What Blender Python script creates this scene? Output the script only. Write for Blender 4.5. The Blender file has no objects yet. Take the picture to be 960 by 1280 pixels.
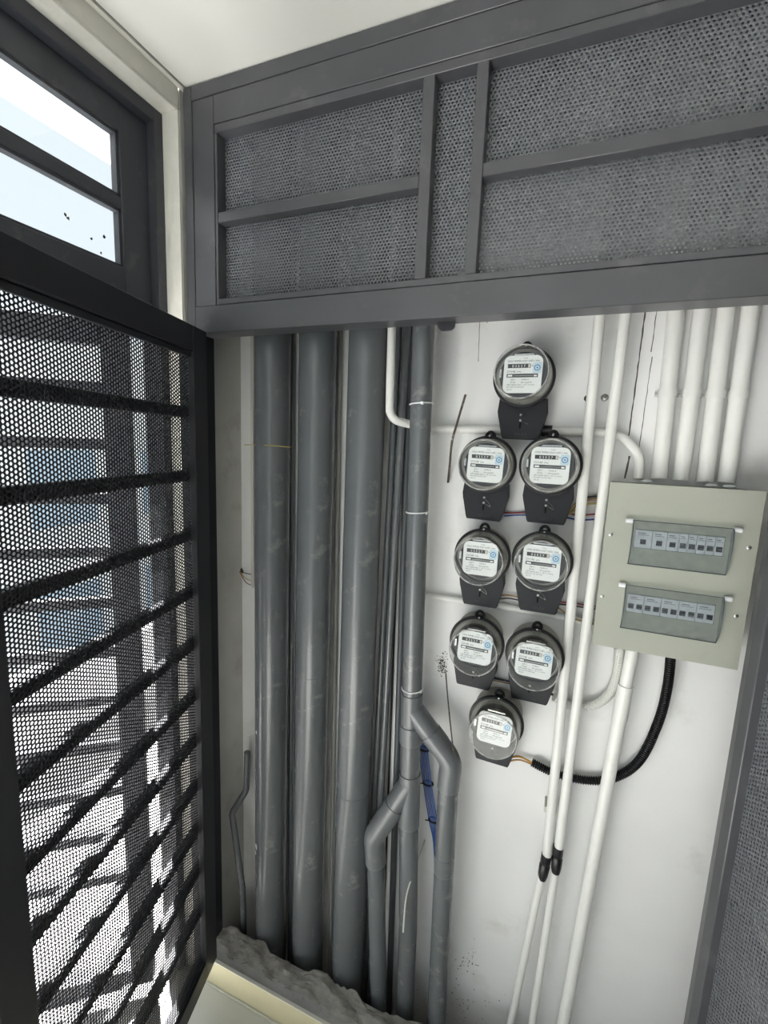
import bpy, bmesh, math, random
import numpy as np
from mathutils import Vector, Matrix

random.seed(7)
scene = bpy.context.scene
C = scene.collection

# ------------------------------------------------------------------ camera
H = 1.58                                     # camera height above the floor
F = 564.5                                    # focal length in pixels of the 960 wide frame
YAW, PITCH, ROLL = (math.radians(a) for a in (21.472, 8.4386, 2.316))
cy, sy, cp, sp, cr, sr = (math.cos(YAW), math.sin(YAW), math.cos(PITCH), math.sin(PITCH), math.cos(ROLL), math.sin(ROLL))
RM = (np.array([[cr, -sr, 0], [sr, cr, 0], [0, 0, 1]]) @ np.array([[1, 0, 0], [0, cp, -sp], [0, sp, cp]])
      @ np.array([[cy, 0, sy], [0, 1, 0], [-sy, 0, cy]]) @ np.array([[1, 0, 0], [0, 0, -1], [0, 1, 0.]]))
cam_data = bpy.data.cameras.new('camera')
cam = bpy.data.objects.new('camera', cam_data)
C.objects.link(cam)
M3 = (np.diag([1, -1, -1.]) @ RM).T
m4 = Matrix([list(M3[i]) + [0] for i in range(3)] + [[0, 0, 0, 1]])
m4.translation = (0, 0, H)
cam.matrix_world = m4
cam_data.sensor_fit = 'HORIZONTAL'
cam_data.sensor_width = 36
cam_data.lens = F / 960 * 36
cam_data.clip_start = 0.01
scene.camera = cam

# ------------------------------------------------------------------ light and exposure
world = bpy.data.worlds.new('world')
scene.world = world
world.use_nodes = True
bg = world.node_tree.nodes['Background']
bg.inputs[0].default_value = (0.86, 0.95, 1.0, 1)
bg.inputs[1].default_value = 0.56
sun_data = bpy.data.lights.new('sun', 'SUN')
sun_data.energy = 24.0
sun_data.angle = math.radians(0.6)
sun_data.color = (1, 0.99, 0.985)
sun = bpy.data.objects.new('sun', sun_data)
C.objects.link(sun)
sun.rotation_euler = Vector((0.48, -0.35, -0.80)).to_track_quat('-Z', 'Y').to_euler()
vs = scene.view_settings
vs.view_transform = 'Standard'
vs.look = 'None'
vs.exposure = 0.98
vs.gamma = 1
vs.use_curve_mapping = False

# ------------------------------------------------------------------ helpers
def at(u, v, Y):
    d = RM.T @ np.array([(u - 480) / F, (v - 640) / F, 1])
    d = d * Y / d[1]
    return Vector((d[0], d[1], d[2] + H))

ROOT = {}

def tag(o, label=None, cat=None, group=None, kind=None):
    if label: o['label'] = label
    if cat: o['category'] = cat
    if group: o['group'] = group
    if kind: o['kind'] = kind
    return o

def empty(name, loc, rz=0):
    o = bpy.data.objects.new(name, None)
    C.objects.link(o)
    o.location = loc
    o.rotation_euler = (0, 0, rz)
    o.empty_display_size = 0.05
    return o

def finish(name, me, mat, parent=None, local=False):
    o = bpy.data.objects.new(name, me)
    me.materials.append(mat)
    C.objects.link(o)
    if parent is not None:
        o.parent = parent
        if not local:
            r = parent
            while r.parent is not None: r = r.parent
            me.transform(Matrix.Translation(-r.location))
    elif not local:
        co = np.empty(len(me.vertices) * 3)
        me.vertices.foreach_get('co', co)
        co = co.reshape(-1, 3)
        b = (co.min(0) + co.max(0)) / 2
        b[2] = co[:, 2].min()
        me.transform(Matrix.Translation(-Vector(b)))
        o.location = b
    return o

def obj(name, bm, mat, parent=None, local=False, angle=38):
    me = bpy.data.meshes.new(name)
    bmesh.ops.recalc_face_normals(bm, faces=bm.faces)
    for f in bm.faces: f.smooth = True
    bm.to_mesh(me)
    bm.free()
    me.set_sharp_from_angle(angle=math.radians(angle))
    return finish(name, me, mat, parent, local)

def B(): return bmesh.new()

def box(bm, x0, x1, y0, y1, z0, z1, bev=0, seg=1):
    r = bmesh.ops.create_cube(bm, size=1)
    vs_ = r['verts']
    for v in vs_:
        v.co = Vector(((x0 + x1) / 2 + v.co.x * (x1 - x0), (y0 + y1) / 2 + v.co.y * (y1 - y0), (z0 + z1) / 2 + v.co.z * (z1 - z0)))
    if bev:
        es = list({e for v in vs_ for e in v.link_edges})
        bmesh.ops.bevel(bm, geom=es, offset=bev, segments=seg, affect='EDGES', profile=0.5)
    return bm

def bxo(name, mat, parent, *a, bev=0.0012, local=False):
    return obj(name, box(B(), *a, bev=bev), mat, parent, local)

def fillet(pts, rad, n=6):
    pts = [Vector(p) for p in pts]
    out = [pts[0]]
    for i in range(1, len(pts) - 1):
        a, b, c = pts[i - 1], pts[i], pts[i + 1]
        d1 = (a - b); d2 = (c - b)
        ang = d1.angle(d2)
        t = min(rad / max(math.tan(ang / 2), 1e-4), d1.length * .48, d2.length * .48)
        p1 = b + d1.normalized() * t
        p2 = b + d2.normalized() * t
        for k in range(n + 1):
            s = k / n
            out.append((p1 * (1 - s) + b * s) * (1 - s) + (b * (1 - s) + p2 * s) * s)
    out.append(pts[-1])
    return out

def spline(pts, n=8):
    pts = [Vector(p) for p in pts]
    P = [pts[0] * 2 - pts[1]] + pts + [pts[-1] * 2 - pts[-2]]
    out = []
    for i in range(1, len(P) - 2):
        for k in range(n):
            t = k / n
            a, b, c, d = P[i - 1], P[i], P[i + 1], P[i + 2]
            out.append(.5 * ((2 * b) + (c - a) * t + (2 * a - 5 * b + 4 * c - d) * t * t + (3 * b - a - 3 * c + d) * t ** 3))
    out.append(pts[-1])
    return out

def tube(bm, pts, r, n=14, caps=True, hollow=0):
    pts = [Vector(p) for p in pts]
    rr = r if callable(r) else (lambda i: r)
    t0 = (pts[1] - pts[0]).normalized()
    ref = Vector((0, 0, 1)) if abs(t0.z) < .9 else Vector((1, 0, 0))
    nrm = (ref - t0 * ref.dot(t0)).normalized()
    rings = []
    prev = t0
    for i, p in enumerate(pts):
        if i == 0: t = t0
        elif i == len(pts) - 1: t = (pts[i] - pts[i - 1]).normalized()
        else: t = ((pts[i + 1] - p).normalized() + (p - pts[i - 1]).normalized()).normalized()
        q = prev.rotation_difference(t)
        nrm = (q @ nrm)
        nrm = (nrm - t * nrm.dot(t)).normalized()
        bi = t.cross(nrm)
        prev = t
        rad = rr(i)
        rings.append([bm.verts.new(p + (nrm * math.cos(2 * math.pi * k / n) + bi * math.sin(2 * math.pi * k / n)) * rad) for k in range(n)])
    for a, b in zip(rings, rings[1:]):
        for k in range(n):
            bm.faces.new((a[k], a[(k + 1) % n], b[(k + 1) % n], b[k]))
    if caps:
        bm.faces.new(rings[0][::-1])
        bm.faces.new(rings[-1])
    return bm

def corrugated(bm, pts, r, pitch=0.004, amp=0.0012, n=12):
    path = spline(pts, 40)
    L = [0]
    for a, b in zip(path, path[1:]): L.append(L[-1] + (b - a).length)
    tot = L[-1]
    m = int(tot / (pitch / 4))
    out = []
    j = 0
    for i in range(m + 1):
        s = tot * i / m
        while j < len(L) - 2 and L[j + 1] < s: j += 1
        t = (s - L[j]) / max(L[j + 1] - L[j], 1e-9)
        out.append(path[j].lerp(path[j + 1], t))
    return tube(bm, out, lambda i: r + amp * (1 if i % 4 in (0, 1) else -1), n)

def lathe(bm, prof, n=36, c=(0, 0, 0), caps=True):
    """profile of (radius, y) pairs turned about the y axis through c"""
    rings = []
    for r, y in prof:
        rings.append([bm.verts.new((c[0] + r * math.cos(2 * math.pi * k / n), c[1] + y, c[2] + r * math.sin(2 * math.pi * k / n))) for k in range(n)])
    for a, b in zip(rings, rings[1:]):
        for k in range(n):
            bm.faces.new((a[k], a[(k + 1) % n], b[(k + 1) % n], b[k]))
    if caps:
        bm.faces.new(rings[0]); bm.faces.new(rings[-1][::-1])
    return bm

def prism(bm, poly, y0, y1):
    a = [bm.verts.new((x, y0, z)) for x, z in poly]
    b = [bm.verts.new((x, y1, z)) for x, z in poly]
    n = len(poly)
    bm.faces.new(a); bm.faces.new(b[::-1])
    for k in range(n):
        bm.faces.new((a[k], a[(k + 1) % n], b[(k + 1) % n], b[k]))
    return bm

def rrect(w, h, r, n=5, c=(0, 0)):
    out = []
    for sx, sz, a0 in ((1, 1, 0), (-1, 1, 90), (-1, -1, 180), (1, -1, 270)):
        for k in range(n + 1):
            a = math.radians(a0 + 90 * k / n)
            out.append((c[0] + sx * (w / 2 - r) + r * math.cos(a), c[1] + sz * (h / 2 - r) + r * math.sin(a)))
    return out

def text_mesh(name, body, size, align='LEFT', depth=0.0002):
    cu = bpy.data.curves.new(name, 'FONT')
    cu.body = body
    cu.size = size
    cu.align_x = align
    cu.extrude = depth / 2
    cu.resolution_u = 2
    o = bpy.data.objects.new(name, cu)
    C.objects.link(o)
    dg = bpy.context.evaluated_depsgraph_get()
    me = bpy.data.meshes.new_from_object(o.evaluated_get(dg))
    bpy.data.objects.remove(o)
    bpy.data.curves.remove(cu)
    me.transform(Matrix.Rotation(math.radians(90), 4, 'X'))      # upright, facing -y
    return me

def text_obj(name, body, size, pos, mat, parent, align='LEFT', depth=0.0003, sx=1.0):
    me = text_mesh(name, body, size, align, depth)
    me.transform(Matrix.Diagonal((sx, 1, 1, 1)))
    me.transform(Matrix.Translation(Vector(pos)))
    return finish(name, me, mat, parent, True)

def perforated(name, u0, u1, w0, w1, mat, parent, place, p=0.0074, r=0.0022, th=0.0012):
    """a sheet of round holes in staggered columns: every hole is cut through the metal.
    place = (origin, u axis, v axis, thickness axis) in the parent's space"""
    cw = p * math.sqrt(3) / 2
    nu = int((u1 - u0) / cw); nv = int((w1 - w0) / p)
    iu, iv = np.meshgrid(np.arange(nu + 1), np.arange(nv + 1), indexing='ij')
    cu = u0 + iu * cw
    cv = w0 + iv * p + (iu % 2) * p / 2
    c = np.stack([cu.ravel(), cv.ravel()], 1)
    n = len(c)
    k = np.arange(6) * math.pi / 3
    ring = np.stack([np.cos(k), np.sin(k)], 1)
    outer = c[:, None, :] + ring[None] * (p / math.sqrt(3))
    inner = c[:, None, :] + ring[None] * (r * 1.1)
    uv = np.concatenate([outer, inner, inner], 1)                # n,18,2
    t = np.zeros((n, 18)); t[:, 12:] = th
    O, U, V_, T = (np.array(a, float) for a in place)
    co = O + uv[..., :1] * U + uv[..., 1:] * V_ + t[..., None] * T
    co = co.reshape(-1, 3)
    kk = np.arange(6); k2 = (kk + 1) % 6
    f1 = np.stack([kk, k2, k2 + 6, kk + 6], 1)
    f2 = np.stack([kk + 6, k2 + 6, k2 + 12, kk + 12], 1)
    f = np.concatenate([f1, f2], 0)
    faces = (f[None] + (np.arange(n) * 18)[:, None, None]).reshape(-1, 4).astype(np.int32)
    me = bpy.data.meshes.new(name)
    me.vertices.add(len(co)); me.vertices.foreach_set('co', co.astype(np.float32).ravel())
    me.loops.add(faces.size); me.loops.foreach_set('vertex_index', faces.ravel())
    me.polygons.add(len(faces)); me.polygons.foreach_set('loop_start', np.arange(len(faces), dtype=np.int32) * 4)
    me.update(calc_edges=True)
    return finish(name, me, mat, parent, True)

# ------------------------------------------------------------------ materials
def lin(r, g, b):
    return tuple(((c / 255) / 12.92 if c / 255 < .04045 else ((c / 255 + .055) / 1.055) ** 2.4) for c in (r, g, b)) + (1,)

def mat(name, col, rough=.5, metal=0, var=.0, vscale=12, dirt=None, dirt_amt=.0, dscale=30, bump=0, bscale=80, spec=.5, coat=0):
    m = bpy.data.materials.new(name)
    m.use_nodes = True
    nt = m.node_tree
    b = nt.nodes['Principled BSDF']
    b.inputs['Roughness'].default_value = rough
    b.inputs['Metallic'].default_value = metal
    b.inputs['Specular IOR Level'].default_value = spec
    b.inputs['Coat Weight'].default_value = coat
    b.inputs['Base Color'].default_value = col
    tc = nt.nodes.new('ShaderNodeTexCoord')
    last = None
    if var:
        n = nt.nodes.new('ShaderNodeTexNoise'); n.inputs['Scale'].default_value = vscale; n.inputs['Detail'].default_value = 4
        nt.links.new(tc.outputs['Object'], n.inputs['Vector'])
        mr = nt.nodes.new('ShaderNodeMapRange'); mr.inputs[1].default_value = .3; mr.inputs[2].default_value = .7
        nt.links.new(n.outputs[0], mr.inputs[0])
        mx = nt.nodes.new('ShaderNodeMix'); mx.data_type = 'RGBA'
        mx.inputs[6].default_value = tuple(c * (1 - var) for c in col[:3]) + (1,)
        mx.inputs[7].default_value = tuple(min(1, c * (1 + var)) for c in col[:3]) + (1,)
        nt.links.new(mr.outputs[0], mx.inputs[0])
        last = mx.outputs[2]
    if dirt:
        n = nt.nodes.new('ShaderNodeTexNoise'); n.inputs['Scale'].default_value = dscale; n.inputs['Detail'].default_value = 8; n.inputs['Roughness'].default_value = .65
        nt.links.new(tc.outputs['Object'], n.inputs['Vector'])
        mr = nt.nodes.new('ShaderNodeMapRange'); mr.inputs[1].default_value = .58; mr.inputs[2].default_value = .72; mr.inputs[4].default_value = dirt_amt
        nt.links.new(n.outputs[0], mr.inputs[0])
        mx = nt.nodes.new('ShaderNodeMix'); mx.data_type = 'RGBA'
        if last: nt.links.new(last, mx.inputs[6])
        else: mx.inputs[6].default_value = col
        mx.inputs[7].default_value = dirt
        nt.links.new(mr.outputs[0], mx.inputs[0])
        last = mx.outputs[2]
    if last: nt.links.new(last, b.inputs['Base Color'])
    if bump:
        n = nt.nodes.new('ShaderNodeTexNoise'); n.inputs['Scale'].default_value = bscale; n.inputs['Detail'].default_value = 5
        nt.links.new(tc.outputs['Object'], n.inputs['Vector'])
        bp = nt.nodes.new('ShaderNodeBump'); bp.inputs['Strength'].default_value = bump; bp.inputs['Distance'].default_value = .004
        nt.links.new(n.outputs[0], bp.inputs['Height'])
        nt.links.new(bp.outputs[0], b.inputs['Normal'])
    return m

def clear(name, tint, ior=1.45, dust=.0, dustcol=(.5, .5, .48, 1), rough=.03):
    """thin clear sheet: see-through with fresnel gloss and a pale film, dust and painted edge gloss alike"""
    m = bpy.data.materials.new(name)
    m.use_nodes = True
    nt = m.node_tree
    out = nt.nodes['Material Output']
    nt.nodes.remove(nt.nodes['Principled BSDF'])
    tr = nt.nodes.new('ShaderNodeBsdfTransparent'); tr.inputs[0].default_value = tint
    gl = nt.nodes.new('ShaderNodeBsdfGlossy'); gl.inputs['Roughness'].default_value = rough
    lw = nt.nodes.new('ShaderNodeLayerWeight'); lw.inputs[0].default_value = .5      # gloss grows towards grazing angles
    pw = nt.nodes.new('ShaderNodeMath'); pw.operation = 'POWER'; pw.inputs[1].default_value = 4
    nt.links.new(lw.outputs['Facing'], pw.inputs[0])
    fr = nt.nodes.new('ShaderNodeMath'); fr.operation = 'MULTIPLY_ADD'; fr.inputs[1].default_value = .7; fr.inputs[2].default_value = ((ior - 1) / (ior + 1)) ** 2
    nt.links.new(pw.outputs[0], fr.inputs[0])
    mx = nt.nodes.new('ShaderNodeMixShader')
    nt.links.new(fr.outputs[0], mx.inputs[0]); nt.links.new(tr.outputs[0], mx.inputs[1]); nt.links.new(gl.outputs[0], mx.inputs[2])
    res = mx
    if dust:
        df = nt.nodes.new('ShaderNodeBsdfDiffuse'); df.inputs[0].default_value = dustcol
        tc = nt.nodes.new('ShaderNodeTexCoord')
        n = nt.nodes.new('ShaderNodeTexNoise'); n.inputs['Scale'].default_value = 60; n.inputs['Detail'].default_value = 5
        nt.links.new(tc.outputs['Object'], n.inputs['Vector'])
        mr = nt.nodes.new('ShaderNodeMapRange'); mr.inputs[1].default_value = .3; mr.inputs[2].default_value = .7
        mr.inputs[3].default_value = dust * .5; mr.inputs[4].default_value = dust * 1.5
        nt.links.new(n.outputs[0], mr.inputs[0])
        m2 = nt.nodes.new('ShaderNodeMixShader')
        nt.links.new(mr.outputs[0], m2.inputs[0]); nt.links.new(mx.outputs[0], m2.inputs[1]); nt.links.new(df.outputs[0], m2.inputs[2])
        res = m2
    nt.links.new(res.outputs[0], out.inputs[0])
    return m

M = {}
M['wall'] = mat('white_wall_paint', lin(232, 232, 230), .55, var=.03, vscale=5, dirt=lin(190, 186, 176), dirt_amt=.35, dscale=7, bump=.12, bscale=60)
M['wall_grey'] = mat('blotched_grey_plaster', lin(196, 195, 190), .8, var=.08, vscale=6, dirt=lin(150, 146, 136), dirt_amt=.5, dscale=9, bump=.25, bscale=40)  # grey-white with random darker blotches
M['room_grey'] = mat('bounce_cutting_grey', lin(96, 96, 96), .7, var=.05, vscale=5)  # invented dark tone that cuts bounce from the unseen right wall
M['ceiling'] = mat('ceiling_paint', lin(226, 225, 218), .6, var=.02, vscale=3, bump=.05, bscale=20)
M['plaster'] = mat('cream_plaster', lin(218, 216, 206), .8, var=.05, vscale=20, bump=.3, bscale=50)
M['frame'] = mat('charcoal_paint', lin(74, 75, 78), .32, var=.10, vscale=9, dirt=lin(140, 140, 138), dirt_amt=.18, dscale=14, bump=.03, bscale=30)
M['leaf'] = mat('backlit_charcoal_paint', lin(44, 45, 48), .4, var=.06, vscale=9, spec=.3)  # frame charcoal darkened, the left leaf's backlit shade put into the colour
M['sheet'] = mat('perforated_steel_paint', lin(98, 101, 104), .36, var=.05, vscale=10)
M['window'] = mat('dark_window_frame', lin(66, 68, 74), .45, var=.08, vscale=15, dirt=lin(120, 120, 118), dirt_amt=.3, dscale=25)
M['gap'] = mat('dark_matt_grey', lin(58, 57, 54), .9)  # flat dark grey shared by ceiling groove, pane specks and screw slots
M['grey_pipe'] = mat('grey_pvc', lin(97, 101, 103), .27, spec=.75, var=.07, vscale=7, dirt=lin(158, 158, 154), dirt_amt=.45, dscale=22, bump=.02)
M['grey_pipe2'] = mat('grey_pvc_fitting', lin(98, 102, 104), .3, spec=.7, var=.06, vscale=12, dirt=lin(150, 150, 148), dirt_amt=.3, dscale=30)
M['dark_pipe'] = mat('dark_grey_hose', lin(74, 78, 82), .45, var=.05)
M['white_pvc'] = mat('white_pvc', lin(231, 231, 226), .32, var=.03, vscale=8, dirt=lin(190, 184, 170), dirt_amt=.3, dscale=16)
M['beige_pvc'] = mat('beige_trunking', lin(206, 204, 196), .5)
M['old_pvc'] = mat('aged_conduit', lin(150, 149, 144), .5)
M['black'] = mat('black_plastic', lin(25, 26, 28), .38, var=.08, vscale=20, spec=.22)
M['terminal'] = mat('terminal_cover_black', lin(34, 36, 39), .42, var=.08, vscale=20, spec=.25)
M['emboss'] = mat('embossed_lettering_grey', lin(60, 62, 66), .5, spec=.25)
M['pit'] = mat('keyhole_black', lin(6, 6, 6), .8, spec=.1)
M['black_tape'] = mat('black_tape', lin(26, 26, 28), .35)
M['base_grey'] = mat('grey_bakelite', lin(150, 148, 142), .5, var=.1, vscale=25)
M['mech'] = mat('meter_works', lin(30, 32, 36), .4, var=.2, vscale=60)
M['plate'] = mat('white_nameplate', lin(238, 240, 240), .45)
M['print'] = mat('print_grey', lin(44, 46, 50), .6)
M['slot'] = mat('counter_window', lin(44, 46, 48), .4)
M['seal'] = mat('pale_blue_seal', lin(200, 220, 232), .5)
M['sealink'] = mat('blue_ink', lin(70, 130, 180), .5)
M['red'] = mat('red_drum', lin(190, 40, 40), .5)
M['steel'] = mat('zinc_screw', lin(190, 190, 186), .3, metal=.9)
M['alu'] = mat('aluminium', lin(200, 200, 198), .25, metal=.9)
M['brass'] = mat('brass', lin(190, 140, 60), .35, metal=.8)
M['cover'] = clear('meter_cover', (.93, .94, .93, 1), 1.45, .02)
M['cover_side'] = clear('meter_cover_side', (.92, .93, .91, 1), 1.5, .11, lin(170, 168, 160))
M['cover_edge'] = clear('meter_cover_edge', (.90, .91, .90, 1), 1.7, .42, lin(220, 220, 216))  # pale film paints the bright gloss ring onto the edge
M['glass'] = clear('window_glass', (.97, .98, .98, 1), 1.45)
M['smoke'] = clear('smoked_window', (.74, .77, .78, 1), 1.45, .16, lin(150, 156, 158), .08)
M['smoke_edge'] = mat('smoked_edge', lin(66, 72, 78), .3)
M['box'] = mat('sage_grey_enamel', lin(166, 169, 156), .4, var=.03, vscale=10, dirt=lin(150, 146, 130), dirt_amt=.25, dscale=20)
M['breaker'] = mat('breaker_white', lin(214, 218, 222), .5)
M['toggle'] = mat('toggle_dark', lin(44, 48, 54), .4)
M['concrete'] = mat('rough_mortar', lin(150, 148, 142), .95, var=.25, vscale=28, dirt=lin(84, 82, 76), dirt_amt=.6, dscale=16, bump=1.0, bscale=60)
M['cement'] = mat('smooth_cement', lin(178, 178, 176), .85, var=.1, vscale=18, dirt=lin(110, 108, 104), dirt_amt=.5, dscale=24, bump=.3)
M['cream_tile'] = mat('cream_tile', lin(216, 208, 172), .25, var=.05, vscale=6)
M['floor_tile'] = mat('pale_floor_tile', lin(206, 206, 200), .25, var=.06, vscale=5)
M['grout'] = mat('grout', lin(226, 224, 212), .9)
M['blue_wire'] = mat('blue_cable', lin(40, 80, 150), .4)
M['red_wire'] = mat('red_cable', lin(140, 50, 58), .4)
M['yellow_wire'] = mat('yellow_cable', lin(176, 158, 80), .4)
M['tan_wire'] = mat('tan_cable', lin(170, 136, 92), .45)
M['dark_wire'] = mat('dark_cable', lin(38, 34, 34), .45)
M['rust'] = mat('rusty_rod', lin(84, 74, 64), .8, var=.4, vscale=60, dirt=lin(220, 218, 210), dirt_amt=.9, dscale=90)
M['stain'] = mat('soot_stain', lin(64, 62, 58), .95)
M['crack'] = mat('crack_grey', lin(92, 88, 82), .95)  # dark grey of the wall crack lines
M['tie'] = mat('white_cable_tie', lin(232, 233, 234), .35)
M['outside_white'] = mat('white_render', lin(236, 236, 234), .8, var=.04, vscale=2)  # plain white render of overhang, parapet and neighbouring house
M['outside_tile'] = mat('balcony_tile', lin(224, 222, 220), .6, var=.05, vscale=5)
M['blue_glass'] = mat('blue_window_glass', lin(178, 196, 210), .15)

# ------------------------------------------------------------------ key planes (m)
D = 1.08                  # back wall
T = 0.88                  # front of the gate frame
XL = -0.88                # left wall face
ZC = H + 0.775            # ceiling

# ------------------------------------------------------------------ the setting
def struct(name, bm, m, parent=None, **k):
    o = obj(name, bm, m, parent, **k)
    if parent is None: tag(o, kind='structure')
    return o

w = box(B(), -1.02, 1.25, D, D + .12, -.75, ZC)
wall_back = tag(struct('wall_back', w, M['wall']), 'white painted back wall of the meter cupboard with cracks')
# left wall: the solid end beside the cupboard, the lintel over the door opening
w = B()
box(w, -1.02, XL, .878, D, -.75, ZC)
wall_left = tag(struct('wall_left', w, M['wall_grey']), 'blotched grey-white side wall of the pipe cupboard')
w = B()
box(w, -1.02, XL, -1.3, .878, H + .727, ZC, bev=.004)
tag(struct('trim_1', w, M['plaster']), 'cream plaster lintel above the window')
w = box(B(), -.928, XL - .0005, .872, .8795, 0, H + .727)
tag(struct('trim_2', w, M['plaster']), 'cream plaster strip between window frame and gate frame')
w = box(B(), .66, .74, .95, D, -.75, ZC)
tag(struct('wall_right', w, M['wall']), 'white right side wall of the meter cupboard')
ce = B()
box(ce, XL + .014, 1.25, -1.3, D, ZC, ZC + .1)
tag(struct('ceiling', ce, M['ceiling']), 'off-white painted ceiling')
g = B()
box(g, XL, XL + .011, -1.3, D, ZC - .004, ZC + .02)
tag(struct('trim_3', g, M['plaster']), 'narrow strip along ceiling edge')
g = box(B(), XL + .011, XL + .0142, -1.3, D, ZC + .002, ZC + .02)
tag(struct('trim_4', g, M['gap']), 'dark groove along the ceiling edge')
w = box(B(), -1.02, .74, .955, D, -.8, -.75)
tag(struct('floor_shaft', w, M['concrete']), 'dark bottom of the pipe shaft')

tag(struct('wall_room_added', box(B(), 1.0, 1.1, -1.3, .862, -.12, ZC), M['room_grey']), 'unseen dark grey wall on the right, added to cut bounce light')  # unseen, added to block light and keep the pipes' right sides dark
tag(struct('wall_behind_added', box(B(), .25, 1.1, -1.4, -1.3, -.12, ZC), M['wall']), 'unseen white wall behind the viewer, added to block light')  # unseen, added so that light comes mainly from the left
tag(struct('wall_front', box(B(), .379, 1.1, .87, .95, -.12, ZC), M['wall']), 'white wall beside the gate frame, out of view')
fl = tag(struct('floor', box(B(), -.96, 1.25, -1.3, .862, -.12, -.010), M['grout']), 'pale tiled floor')
tile_me = None
for ix in range(-2, 3):
    for iy in range(-3, 1):
        x0 = -.96 + (ix + 2) * .45; y1 = .856 + iy * .54
        x1 = min(x0 + .447, 1.25); y0 = max(y1 - .537, -1.3)
        if x1 - x0 < .05: continue
        bxo('tile', M['floor_tile'], fl, x0, x1, y0, y1, -.010, 0, bev=.0008)

# ---- window over the side door and the barred door swung out below it
win = tag(empty('window_1', (-.94, .5, H + .3)), 'dark framed window light above the barred side door', kind='structure')
WY0 = -1.2
def ring(name, x0, x1, y0, y1, z0, z1, t, m, par, tb=None):
    tb = t if tb is None else tb
    bxo(name, m, par, x0, x1, y1 - t, y1, z0, z1)
    bxo(name, m, par, x0, x1, y0, y0 + t, z0, z1)
    bxo(name, m, par, x0, x1, y0 + t, y1 - t, z1 - t, z1)
    bxo(name, m, par, x0, x1, y0 + t, y1 - t, z0, z0 + tb)
# outer frame runs the full height of the opening
bxo('frame_post', M['window'], win, -.985, -.927, .849, .8775, 0, H + .727)
bxo('frame_post', M['window'], win, -.985, -.927, WY0 - .03, WY0, 0, H + .727)
bxo('frame_head', M['window'], win, -.985, -.927, WY0, .849, H + .700, H + .727)
bxo('frame_rail', M['window'], win, -.985, -.935, WY0, .849, H + .262, H + .300)
# sash
bxo('sash_post', M['window'], win, -.978, -.950, .778, .8488, H + .302, H + .6995)
bxo('sash_post', M['window'], win, -.978, -.950, WY0 + .0005, WY0 + .07, H + .302, H + .6995)
bxo('sash_head', M['window'], win, -.978, -.950, WY0 + .07, .778, H + .640, H + .6995)
bxo('sash_rail', M['window'], win, -.978, -.950, WY0 + .07, .778, H + .302, H + .366)
bxo('glazing_bar', M['window'], win, -.975, -.950, WY0 + .07, .778, H + .487, H + .511)
for z0, z1 in ((.366, .487), (.511, .640)):
    for (a, b, c, d) in ((WY0 + .07, .778, z0, z0 + .006), (WY0 + .07, .778, z1 - .006, z1)):
        bxo('glazing_bead', M['window'], win, -.970, -.954, a, b, H + c, H + d, bev=0)
    bxo('glazing_bead', M['window'], win, -.970, -.954, .771, .778, H + z0, H + z1, bev=0)
    bxo('pane', M['glass'], win, -.968, -.964, WY0 + .07, .775, H + z0, H + z1, bev=0)
# specks stuck to the lower pane
for (u, v, s) in ((82, 268, .005), (86, 273, .004), (115, 298, .004), (131, 296, .004), (127, 316, .003), (140, 206, .003)):
    d = RM.T @ np.array([(u - 480) / F, (v - 640) / F, 1]); d = d * (-.962 / d[0])
    bm = B()
    poly = [(d[1] + s * random.uniform(.4, 1) * math.cos(k), d[2] + H + s * random.uniform(.4, 1.2) * math.sin(k)) for k in np.arange(7) * .9]
    a = [bm.verts.new((-.9632, y, z)) for y, z in poly]; b = [bm.verts.new((-.9638, y, z)) for y, z in poly]
    bm.faces.new(a); bm.faces.new(b[::-1])
    for k in range(7): bm.faces.new((a[k], a[(k + 1) % 7], b[(k + 1) % 7], b[k]))
    obj('paint_speck', bm, M['gap'], win)

door = tag(empty('door_1', (-.975, .800, 0), math.atan2(-math.cos(math.radians(51.1)), -math.sin(math.radians(51.1)))),
           'dark horizontally barred side door swung outwards', kind='structure')
DW, DH = .80, H + .255
def dpart(name, *a, m='window'): return bxo(name, M[m], door, *a, local=True)
dpart('stile', .0, .055, -.02, .02, .03, DH)
dpart('stile', DW - .055, DW, -.02, .02, .03, DH)
dpart('rail', .055, DW - .055, -.02, .02, DH - .055, DH)
dpart('rail', .055, DW - .055, -.02, .02, .03, .085)
for k in range(11):
    z = H + .105 - .130 * k
    dpart('bar', .055, DW - .055, -.012, .012, z - .0125, z + .0125)

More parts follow.
